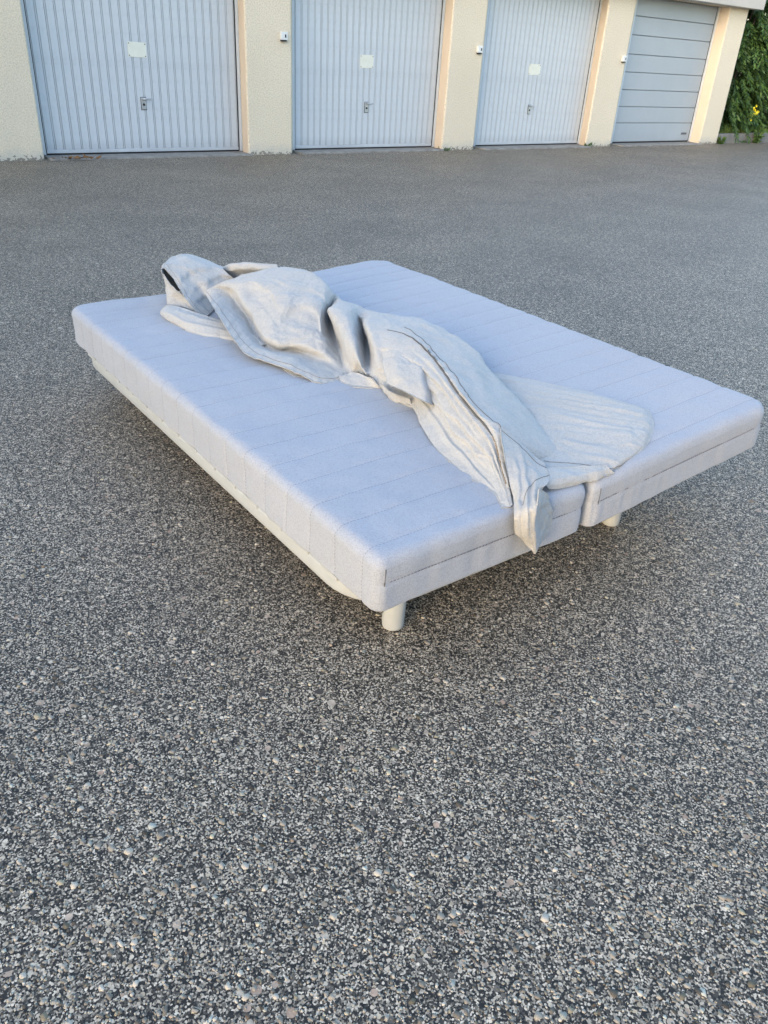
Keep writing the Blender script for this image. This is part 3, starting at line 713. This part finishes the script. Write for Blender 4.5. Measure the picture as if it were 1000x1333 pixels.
        [(658, 846, 433), (600, 760, 429), (550, 680, 415), (515, 617, 393)],
        [(659, 775, 437), (604, 691, 431), (554, 610, 419), (513, 541, 397)],
        [(654, 707, 437), (604, 633, 431), (552, 551, 421), (514, 491, 399)],
        [(672, 674, 415), (636, 621, 405), (592, 555, 393), (561, 504, 375)],
    ],
    'stray1': [
        [(387, 1088, 339), (378, 1057, 335), (376, 1020, 332)],
        [(404, 1057, 341), (392, 1012, 337), (382, 981, 331)],
        [(419, 1001, 341), (416, 976, 337), (423, 959, 331)],
    ],
    'stray2': [
        [(488, 903, 341), (483, 887, 337), (482, 875, 331)],
        [(529, 894, 347), (504, 849, 341), (490, 827, 331)],
        [(546, 859, 353), (533, 814, 343), (525, 794, 331)],
        [(543, 797, 357), (550, 776, 345), (562, 767, 331)],
    ],
    'stray3': [
        [(551, 758, 359), (548, 741, 345), (546, 725, 331)],
        [(532, 685, 363), (534, 674, 347), (537, 662, 331)],
        [(535, 643, 363), (544, 642, 347), (551, 634, 331)],
        [(549, 609, 363), (556, 608, 347), (560, 597, 331)],
    ],
}

# ------------------------------------------------------------------ rumpled cover: control nets in bed coordinates (mm), refined and relaxed like cloth
def catmull(G, n, axis):
    G = np.moveaxis(G, axis, 0); m = len(G)
    E = np.concatenate([[2 * G[0] - G[1]], G, [2 * G[-1] - G[-2]]])
    t = np.linspace(0, m - 1, n); i = np.minimum(t.astype(int), m - 2); f = (t - i).reshape((-1,) + (1,) * (G.ndim - 1))
    p0, p1, p2, p3 = E[i], E[i + 1], E[i + 2], E[i + 3]
    R_ = .5 * (2 * p1 + (p2 - p0) * f + (2 * p0 - 5 * p1 + 4 * p2 - p3) * f ** 2 + (3 * p1 - p0 - 3 * p2 + p3) * f ** 3)
    return np.moveaxis(R_, 0, axis)
def refine(G, step):
    G = np.array(G, float) / 1000
    a = np.linalg.norm(np.diff(G, axis=0), axis=2).sum(0).max(); b = np.linalg.norm(np.diff(G, axis=1), axis=2).sum(1).max()
    return catmull(catmull(G, max(6, int(a / step)), 0), max(6, int(b / step)), 1)
def floor_z(P):
    # height of what the cloth lies on; past the near end it hangs free
    return np.where(P[..., 1] > -.002, surf(P[..., 0]) + .0055, -1)
def relax(P, slack, iters, hold, seed, seed_amp=.002):
    rg = np.random.default_rng(seed)
    T = P.copy(); n, m, _ = P.shape
    links = []
    for di, dj, k in ((1, 0, .5), (0, 1, .5), (1, 1, .22), (1, -1, .22), (2, 0, .16), (0, 2, .16), (5, 0, .16), (0, 5, .16)):
        if dj >= 0: A = (slice(0, n - di), slice(0, m - dj)); B_ = (slice(di, n), slice(dj, m))
        else: A = (slice(0, n - di), slice(-dj, m)); B_ = (slice(di, n), slice(0, m + dj))
        L = np.linalg.norm(T[A] - T[B_], axis=-1) * (1 + slack)
        links.append((A, B_, L, k))
    # smooth random seed
    nz = rg.standard_normal((n, m, 3))
    for _ in range(6):
        nz = (nz + np.roll(nz, 1, 0) + np.roll(nz, -1, 0) + np.roll(nz, 1, 1) + np.roll(nz, -1, 1)) / 5
    P = P + nz / nz.std() * seed_amp
    hm = np.full((n, m, 1), hold); 
    edge = np.zeros((n, m)); edge[:2] = edge[-2:] = 1; edge[:, :2] = edge[:, -2:] = 1
    hm = hm + edge[..., None] * .08
    for it in range(iters):
        for A, B_, L, k in links:
            d = P[B_] - P[A]; l = np.linalg.norm(d, axis=-1)
            c = d * ((l - L) / np.maximum(l, 1e-9) * k * .5)[..., None]
            P[A] += c; P[B_] -= c
        P += (T - P) * hm
        P[..., 2] = np.maximum(P[..., 2], floor_z(P))
    return P
def crease(P, name, seed):
    # drawn creases: ridged noise stretched along the pull of the cloth, plus the gathers of the flap
    n, m, _ = P.shape; N = grid_normals(P)
    if N[..., 2].mean() < 0: N = -N
    s = np.concatenate([[0], np.cumsum(np.linalg.norm(np.diff(P, axis=0), axis=2).mean(1))])
    t = np.concatenate([[0], np.cumsum(np.linalg.norm(np.diff(P, axis=1), axis=2).mean(0))])
    amp = dict(main=.0046, hood=.0050, roll=.005, backl=.005, flap=.0045, corn=.005, cret=.005, hem=.005, inner=.005, over1=.006).get(name, .004)
    D = np.zeros((n, m))
    for i in range(n):
        a_ = s[i] / s[-1]
        for j in range(m):
            p = Vector(P[i, j]); o = Vector((seed * 3.1, seed * 1.7, 0))
            wv = noise.noise_vector(p * 6 + o) * .035
            q1 = p + wv; q1 = Vector((q1.x * .8 + q1.y * .6, (q1.y * .8 - q1.x * .6) * .45, q1.z))
            r1 = 1 - abs(noise.noise(q1 * 13 + o)) * 2.2
            r2 = 1 - abs(noise.noise((p + wv * .6) * 30 + o)) * 2.4
            vd = noise.voronoi((p + wv * 1.3) * 8.5 + o)[0]; vc = min(vd[1] - vd[0], .32) / .32
            vd = noise.voronoi((p + wv) * 19 + o)[0]; vf = min(vd[1] - vd[0], .35) / .35
            mk = min(1, max(0, .5 + 1.5 * noise.noise(p * 5 + o * 2)))
            D[i, j] = amp * (max(0, r1) ** 2.2 * .9 * (.35 + .65 * mk) + max(0, r2) ** 3 * .36 * mk - .3 + (vc - .6) * .50 + (vf - .6) * .34 * mk)
            if name in ('main', 'hood'):
                d = t[j] if name == 'main' else s[i]
                g = math.exp(-(d / .055) ** 2)
                if g > .02 and (name != 'main' or a_ < .62): D[i, j] += .0030 * g * noise.noise(Vector(((s[i] if name == 'main' else t[j]) * 62, d * 14, seed)))

    if name == 'flap':
        x = np.linspace(0, 1, m); fade = np.sin(np.pi * np.clip(np.linspace(.16, 1.04, n), 0, 1)) ** .7
        rg = np.random.default_rng(4)
        pl = np.zeros((n, m)); cs = np.array([.10, .20, .29, .37, .46, .53, .62, .70, .79, .88])
        for k, c in enumerate(cs):
            cc = c + .05 * (np.linspace(0, 1, n) - .4) * rg.standard_normal()
            d = x[None, :] - cc[:, None]; wd = .018 + .014 * rg.random()
            pl += (.0018 + .0042 * rg.random()) * np.where(d < 0, np.exp(-(d / wd) ** 2), np.exp(-(d / (wd * 2.4)) ** 2))
        D += pl * fade[:, None] - .003
    folds = dict(main=[(1.5, 0, 8, .002), (2.9, 1, 9, .003), (3.7, 2, 10, .0045), (4.7, 0, 9, .004), (5.8, 1, 10, .004), (1.2, 13, 21, .006), (2.0, 13, 20, .008), (2.7, 14, 22, .007), (3.4, 13, 19, .008), (4.1, 15, 22, .007), (6.5, 13, 19, .006), (7.0, 12, 20, .005)],
                 hood=[(1.6, 0, 6, .005), (2.7, 1, 6, .006), (3.6, 0, 5, .006), (4.5, 1, 6, .005)], corn=[(1.4, 1, 8, .005), (2.6, 0, 7, .005), (3.7, 1, 8, .005)],
                 roll=[(2.0, 0, 5, .004), (3.2, 1, 6, .005), (4.3, 0, 4, .004)], hem=[(1.2, 0, 4, .003)]).get(name, [])
    if folds:
        a, b = np.array(CLOTH[name]).shape[:2]; ii = np.linspace(0, a - 1, n); jj = np.linspace(0, b - 1, m); rg = np.random.default_rng(40 + seed)
        for c0, i0, i1, am in folds:
            x = np.clip((ii - i0) / (i1 - i0), 0, 1); env = np.sin(np.pi * x) ** .8
            dr = rg.standard_normal() * .55; wob = np.array([noise.noise(Vector((v * 1.1, c0 * 5, seed))) for v in ii]) * .35
            cc = c0 + dr * (x - .5) + wob; wd = .16 + .10 * rg.random(); sg = 1 if rg.random() < .6 else -1
            d = (jj[None, :] - cc[:, None]) * sg
            D += am * env[:, None] * (np.where(d < 0, np.exp(-(d / (wd * .6)) ** 2), np.exp(-(d / (wd * 2.2)) ** 2)) - .25 * np.exp(-((d + wd * 1.3) / wd) ** 2))
    return P + N * D[..., None]
def grid_faces(n, m, o=0):
    i, j = np.meshgrid(np.arange(n - 1), np.arange(m - 1), indexing='ij'); a = (i * m + j).ravel() + o
    return np.stack([a, a + m, a + m + 1, a + 1], 1)
def grid_normals(P):
    N = np.cross(np.gradient(P, axis=0), np.gradient(P, axis=1)); return N / (np.linalg.norm(N, axis=-1, keepdims=True) + 1e-12)
def sheet(P, th):
    # closed sheet of thickness th, made upward/outward from P
    n, m, _ = P.shape; N = grid_normals(P)
    if N[..., 2].mean() < 0: N = -N; flip = True
    else: flip = False
    a = P.reshape(-1, 3) - N.reshape(-1, 3) * th; b = P.reshape(-1, 3)
    F = grid_faces(n, m); k = n * m
    up_ = F[:, ::-1] if flip else F
    dn = F[:, ::-1] + k if not flip else F + k
    ring = np.concatenate([np.arange(m), np.arange(1, n) * m + m - 1, (n - 1) * m + np.arange(m - 2, -1, -1), np.arange(n - 2, 0, -1) * m])
    r2 = np.roll(ring, -1); sd = np.stack([ring, r2, r2 + k, ring + k], 1)
    if not flip: sd = sd[:, ::-1]
    return np.concatenate([b, a]), np.concatenate([up_, dn, sd])
def cover():
    root = empty('mattress_cover', BED, BED_RZ)
    tag(root, 'crumpled off-white linen mattress cover with zip lying across the mattress', 'cover')
    allV = []; allF = []; o = 0; G = {}
    spec = dict(main=(.0055, .010, 60, .05), hood=(.0055, .010, 50, .06), roll=(.0055, .012, 50, .06), backl=(.007, .01, 40, .06),
                flap=(.0055, .008, 40, .08), corn=(.0050, .010, 50, .06), cret=(.0050, .01, 40, .06), hem=(.0050, .01, 40, .06),
                over1=(.0050, .01, 40, .06), inner=(.0050, .01, 40, .06), stray1=(.0045, .01, 30, .06), stray2=(.0045, .01, 30, .06), stray3=(.0045, .01, 30, .06))
    for q, (name, (st, sl, it, ho)) in enumerate(spec.items()):
        P = relax(crease(refine(CLOTH[name], st), name, q), sl, it, ho, 11 + q); G[name] = P
        V, F = sheet(P, .0030)
        allV.append(V); allF.append(F + o); o += len(V)
    body = obj_np('cloth', np.concatenate(allV), np.concatenate(allF), MAT['linen'], root)
    # seam lines and the zip follow the cloth surface
    def on_net(name, path, lift, n=120):
        P = G[name]; N = grid_normals(P)
        if N[..., 2].mean() < 0: N = -N
        g = np.array(CLOTH[name]); a, b = g.shape[:2]
        path = np.array(path, float); t = np.linspace(0, len(path) - 1, n); i = np.minimum(t.astype(int), len(path) - 2); f = (t - i)[:, None]
        uv = path[i] * (1 - f) + path[i + 1] * f
        x = np.clip(uv[:, 0] / (a - 1) * (P.shape[0] - 1), 0, P.shape[0] - 1.001); y = np.clip(uv[:, 1] / (b - 1) * (P.shape[1] - 1), 0, P.shape[1] - 1.001)
        xi, yi = x.astype(int), y.astype(int); xf, yf = (x - xi)[:, None], (y - yi)[:, None]
        def s(A): return (A[xi, yi] * (1 - xf) + A[xi + 1, yi] * xf) * (1 - yf) + (A[xi, yi + 1] * (1 - xf) + A[xi + 1, yi + 1] * xf) * yf
        return s(P) + s(N) * lift
    def seam(name, net, path, r, mat, lift=.0004, n=120):
        V, F = tube(on_net(net, path, lift, n), r, 6); return obj_np(name, V, F, mat, root)
    seam('seam', 'main', [(14.6, 6), (16, 6), (18, 6), (19.2, 6)], .0013, MAT['linen_seam'])
    seam('zip', 'main', [(14.2, 5), (16, 5), (18, 5), (19.4, 5)], [.0012] * 8 + list(np.linspace(.0012, .0032, 30)) + [.0032] * 60 + list(np.linspace(.0032, .001, 22)), MAT['darkseam'])
    seam('zip_teeth', 'main', [(19.4, 5), (20.5, 5.0), (22, 5.2)], .0016, MAT['zip'])
    seam('seam', 'main', [(.1, .5), (3, .5), (5, .5), (8, .5)], .0007, MAT['linen_seam'])
    seam('seam', 'hood', [(.55, .2), (.55, 3), (.55, 5)], .0006, MAT['linen_seam'])
    seam('seam', 'corn', [(0.2, .1), (.35, 2.5), (.6, 5)], .0010, MAT['linen_seam'])
    seam('seam', 'corn', [(1.6, 5), (2.2, 4), (3.2, 2.8), (4.5, 1.8)], .0008, MAT['linen_seam'])
    seam('seam', 'flap', [(8 - .3, 7), (6, 6.6), (4, 6.5), (2, 6.6), (1, 6.7)], .0009, MAT['linen_seam'])
cover()

# ------------------------------------------------------------------ planting at the end of the block
def leaf_cloud(name, C_, D_, size, mat, parent, asp=.36, seed=1, fold=.25, var=None):
    # one small folded leaf blade per point: C_ base points, D_ directions
    rg = np.random.default_rng(seed); n = len(C_)
    D_ = D_ / (np.linalg.norm(D_, axis=1)[:, None] + 1e-9)
    up_ = rg.standard_normal((n, 3)); S = np.cross(D_, up_); S /= np.linalg.norm(S, axis=1)[:, None] + 1e-9
    Nn = np.cross(S, D_)
    L = size * (.6 + .8 * rg.random(n)); W = L * asp
    p0 = C_; p1 = C_ + D_ * (L * .45)[:, None] + S * (W * .5)[:, None] + Nn * (W * fold)[:, None]
    p2 = C_ + D_ * L[:, None] - Nn * (L * .10)[:, None]; p3 = C_ + D_ * (L * .45)[:, None] - S * (W * .5)[:, None] + Nn * (W * fold)[:, None]
    V = np.stack([p0, p1, p2, p3], 1).reshape(-1, 3); b = np.arange(n)[:, None] * 4
    F = np.concatenate([b + np.array([[0, 1, 2]]), b + np.array([[0, 2, 3]])])
    o = obj_np(name, V, F, mat, parent, smooth=False)
    at = o.data.attributes.new('leafvar', 'FLOAT_COLOR', 'POINT')
    v = rg.random(n) if var is None else var
    c = np.stack([v, v, v, np.ones(n)], 1); at.data.foreach_set('color', np.repeat(c, 4, 0).astype(np.float32).ravel())
    return o
def shrub(seed, s, y, h, rad, nb, label):
    # a multi-stemmed shrub with drooping feathered sprays
    rg = np.random.default_rng(seed); w = wall_w(s, y, 0)
    root = empty('shrub', w, WALL_YAW)
    tag(root, label, 'shrub', 'shrubs past the garage end')
    stems = []; LC = []; LD = []
    for k in range(6):
        a = rg.random() * 6.28; top = np.array([math.cos(a) * rad * .5, math.sin(a) * rad * .5, h * (.7 + .3 * rg.random())])
        t = np.linspace(0, 1, 8)[:, None]; P = t * top + np.stack([np.sin(t[:, 0] * 4 + k) * .06, np.cos(t[:, 0] * 3 + k) * .06, t[:, 0] * 0], 1) + np.array([math.cos(a) * .12, math.sin(a) * .12, -.02])
        stems.append(tube(P, np.linspace(.035, .008, 8), 6))
    V, F = merge(stems); obj_np('trunk', V, F, MAT['bark'], root)
    for k in range(nb):
        a = rg.random() * 6.28; zz = rg.random() ** .8 * h; rr = rad * math.sqrt(max(.05, 1 - ((zz / h - .45) / .62) ** 2)) * (.55 + .45 * rg.random() ** .5)
        base = np.array([math.cos(a) * rr, math.sin(a) * rr, zz]); out = np.array([math.cos(a), math.sin(a), -.1 - .9 * rg.random()]); out /= np.linalg.norm(out)
        ln = .22 + .22 * rg.random(); m = 12
        t = np.linspace(0, 1, m)[:, None]; spine = base + out * t * ln + np.array([0, 0, -1]) * (t ** 2) * ln * .45
        sd = np.cross(out, [0, 0, 1]); sd /= np.linalg.norm(sd) + 1e-9
        for q in (-1, 1):
            LC.append(spine); LD.append(out[None, :] * .7 + sd[None, :] * q * .75 + np.array([0, 0, -.45])[None, :] + rg.standard_normal((m, 3)) * .18)
    LC = np.concatenate(LC); LD = np.concatenate(LD); LC[:, 2] = np.maximum(LC[:, 2], .06)
    grp = np.repeat(rg.random(len(LC) // 12), 12); var = np.clip(grp * .75 + rg.random(len(LC)) * .25, 0, 1)
    leaf_cloud('crown', LC, LD, .10, MAT['hedge_leaf'], root, .34, seed, var=var)
SH = ['tall feathery green shrub hard against the garage end wall', 'tall feathery green shrub behind the low kerb, away from the garage', 'broad dark green shrub farther back beyond the garage end', 'dark green shrub deep behind the garage side wall']
shrub(3, 16.25, .75, 3.9, .85, 1100, SH[0])
shrub(4, 17.75, .95, 4.1, .95, 1150, SH[1])
shrub(5, 19.5, 1.6, 4.2, 1.3, 1300, SH[2])
shrub(6, 17.0, 2.6, 4.4, 1.35, 1300, SH[3])
def verge():
    # planting bed and low kerb continuing the line of the wall
    bm = bmesh.new(); add_box(bm, (15.26, -.02, -.05), (24, 12, .14)); o = obj_bm('planting_bed', bm, MAT['soil']); o.location = org; o.rotation_euler = (0, 0, WALL_YAW)
    tag(o, 'planted strip of dark soil beyond the garage end', 'ground', kind='structure')
    root = empty('kerb', org, WALL_YAW); tag(root, 'low rough concrete kerb edging the planting', 'kerb', kind='structure')
    x = 15.275
    for i in range(9):
        box('kerb_stone', (x, -.155, -.05), (x + .985, -.0215, .172 + .006 * math.sin(i * 2.1)), MAT['kerb'], root, .014); x += .995
    rg = np.random.default_rng(21); n = 5000
    C_ = np.stack([15.3 + rg.random(n) * 6, .03 + rg.random(n) * .8, np.full(n, .135)], 1); D_ = rg.standard_normal((n, 3)) * .35 + np.array([0, 0, 1.0])
    g = leaf_cloud('grass', C_, D_, .12, MAT['grass_leaf'], None, .10, 4); g.location = org; g.rotation_euler = (0, 0, WALL_YAW)
    tag(g, 'rough grass along the top of the low kerb', 'grass', kind='stuff')
verge()
def weed(s, y, z, n, size, h, label, seed, mat='weed_leaf'):
    rg = np.random.default_rng(seed); root = empty('weed', wall_w(s, y, z), WALL_YAW); tag(root, label, 'weed', 'weeds at the wall foot')
    st = []; LC = []; LD = []
    for k in range(max(3, n // 12)):
        a = rg.random() * 6.28; r_ = .03 + .10 * rg.random(); t = np.linspace(0, 1, 5)[:, None]
        P = t * np.array([math.cos(a) * r_, math.sin(a) * r_, h * (.5 + .5 * rg.random())]); st.append(tube(P, np.linspace(.004, .0015, 5), 5))
        m = 12; q = rg.random(m)[:, None]; LC.append(q * P[-1]); LD.append(rg.standard_normal((m, 3)) * .8 + np.array([math.cos(a), math.sin(a), .25]))
    V, F = merge(st); obj_np('stem', V, F, MAT['weed_leaf'], root)
    leaf_cloud('foliage', np.concatenate(LC), np.concatenate(LD), size, MAT[mat], root, .5, seed)
weed(16.62, -.22, 0, 110, .09, .34, 'leafy green weed growing at the foot of the kerb', 31)
weed(15.32, -.24, 0, 120, .055, .14, 'low creeping weed at the foot of the end pier', 32)
weed(11.44, -.225, 0, 90, .035, .09, 'small mossy tuft at foot of pier beside third door', 33)
weed(8.26, -.225, 0, 60, .025, .05, 'tiny green tuft at foot of pier between second and third doors', 34)
def sunfleck():  # yellow blades put sunlight through a leaf gap into colour
    root = empty('yellow_sunfleck', wall_w(16.40, -.10, .17), WALL_YAW); tag(root, 'small bright yellow flower standing for a sunlit gap among the shrub leaves', 'sunfleck')
    V, F = tube([(0, 0, 0), (.01, .0, .18), (0, -.02, .36)], .005, 6); obj_np('stem', V, F, MAT['weed_leaf'], root)
    rg = np.random.default_rng(3); n = 30
    C_ = np.array([0, -.03, .38]) + rg.standard_normal((n, 3)) * np.array([.022, .022, .055]); D_ = rg.standard_normal((n, 3))
    leaf_cloud('fleck_blades', C_, D_, .065, MAT['fleck'], root, .6, 9)
sunfleck()
def litter():
    rg = np.random.default_rng(12); n = 42
    C_ = np.stack([2.93 + rg.standard_normal(n) * .13, -.215 - rg.random(n) * .08, .024 + rg.random(n) * .012 - .0], 1); D_ = rg.standard_normal((n, 3)) * np.array([1, 1, .25])
    o = leaf_cloud('dry_leaves', C_, D_, .045, MAT['dry'], None, .5, 8); o.location = org; o.rotation_euler = (0, 0, WALL_YAW)
    tag(o, 'small scatter of dry brown leaves at the door sill', 'leaves', kind='stuff')
litter()

# ------------------------------------------------------------------ unseen house added on the left, beside the viewer, to shade the low sky there
def house():
    root = empty('sky_blocker_house', BED + Vector((math.cos(BED_RZ) * -11.5, math.sin(BED_RZ) * -11.5, 0)), BED_RZ)
    tag(root, 'added unseen peach house shading the low sky left of the yard', 'house')
    u0, u1, H = -2.8, 7.7, 6.4
    box('wall', (-8, u0, -.05), (-.30, u1, H), MAT['peach'], root)  # peach colour chosen to bounce warm light onto the bed
    # outer leaf with window openings: piers and bands round the windows
    wins = [(u0 + 1.0 + i * 2.1, 1.0 + f * 2.7) for f in range(2) for i in range(5)]
    rows_ = sorted({z for _, z in wins}); cols = sorted({y for y, _ in wins})
    zz = [-.05] + [q for z in rows_ for q in (z, z + 1.3)] + [H]
    for i in range(0, len(zz), 2): box('wall_band', (-.2985, u0, zz[i]), (0, u1, zz[i + 1]), MAT['peach'], root)
    for z in rows_:
        yy = [u0] + [q for y in cols for q in (y, y + 1.1)] + [u1]
        for i in range(0, len(yy), 2): box('wall_pier', (-.2985, yy[i], z + .001), (-.001, yy[i + 1], z + 1.299), MAT['peach'], root)
    for y, z in wins:
        w = box('window', (-.20, y + .002, z + .002), (-.16, y + 1.098, z + 1.298), MAT['switch'], root)
        for k in (0, 1): box('pane', (-.159, y + .06 + k * .52, z + .06), (-.150, y + .52 + k * .52, z + 1.24), MAT['glass'], w)
    box('roof', (-8.4, u0 - .4, H + .001), (.45, u1 + .4, H + .22), MAT['fascia'], root)
house()

def added_opposite_row():
    # unseen garage row added behind the viewer to cut low-angle light
    root = empty('sky_blocker_row', BED + Vector((math.sin(BED_RZ) * 7.0, -math.cos(BED_RZ) * 7.0, 0)), BED_RZ)
    tag(root, 'added unseen garage row blocking the low sky behind the viewer', 'garage')
    H = 3.2
    box('wall', (-9, -5.5, -.05), (13, -.25, H), MAT['roughcast'], root)
    x = -9.0
    for i in range(8):
        box('pier', (x, -.249, -.05), (x + .35, 0, H - .001), MAT['roughcast'], root)
        if i < 7:
            d = box('garage_door', (x + .352, -.20, .02), (x + 2.74, -.15, 2.2), MAT['door_paint'], root)
            box('lintel', (x + .351, -.249, 2.201), (x + 2.741, -.001, H - .002), MAT['roughcast'], root)
        x += 2.7418
    box('roof', (-9.2, -5.7, H + .001), (13.2, .3, H + .25), MAT['fascia'], root)
added_opposite_row()
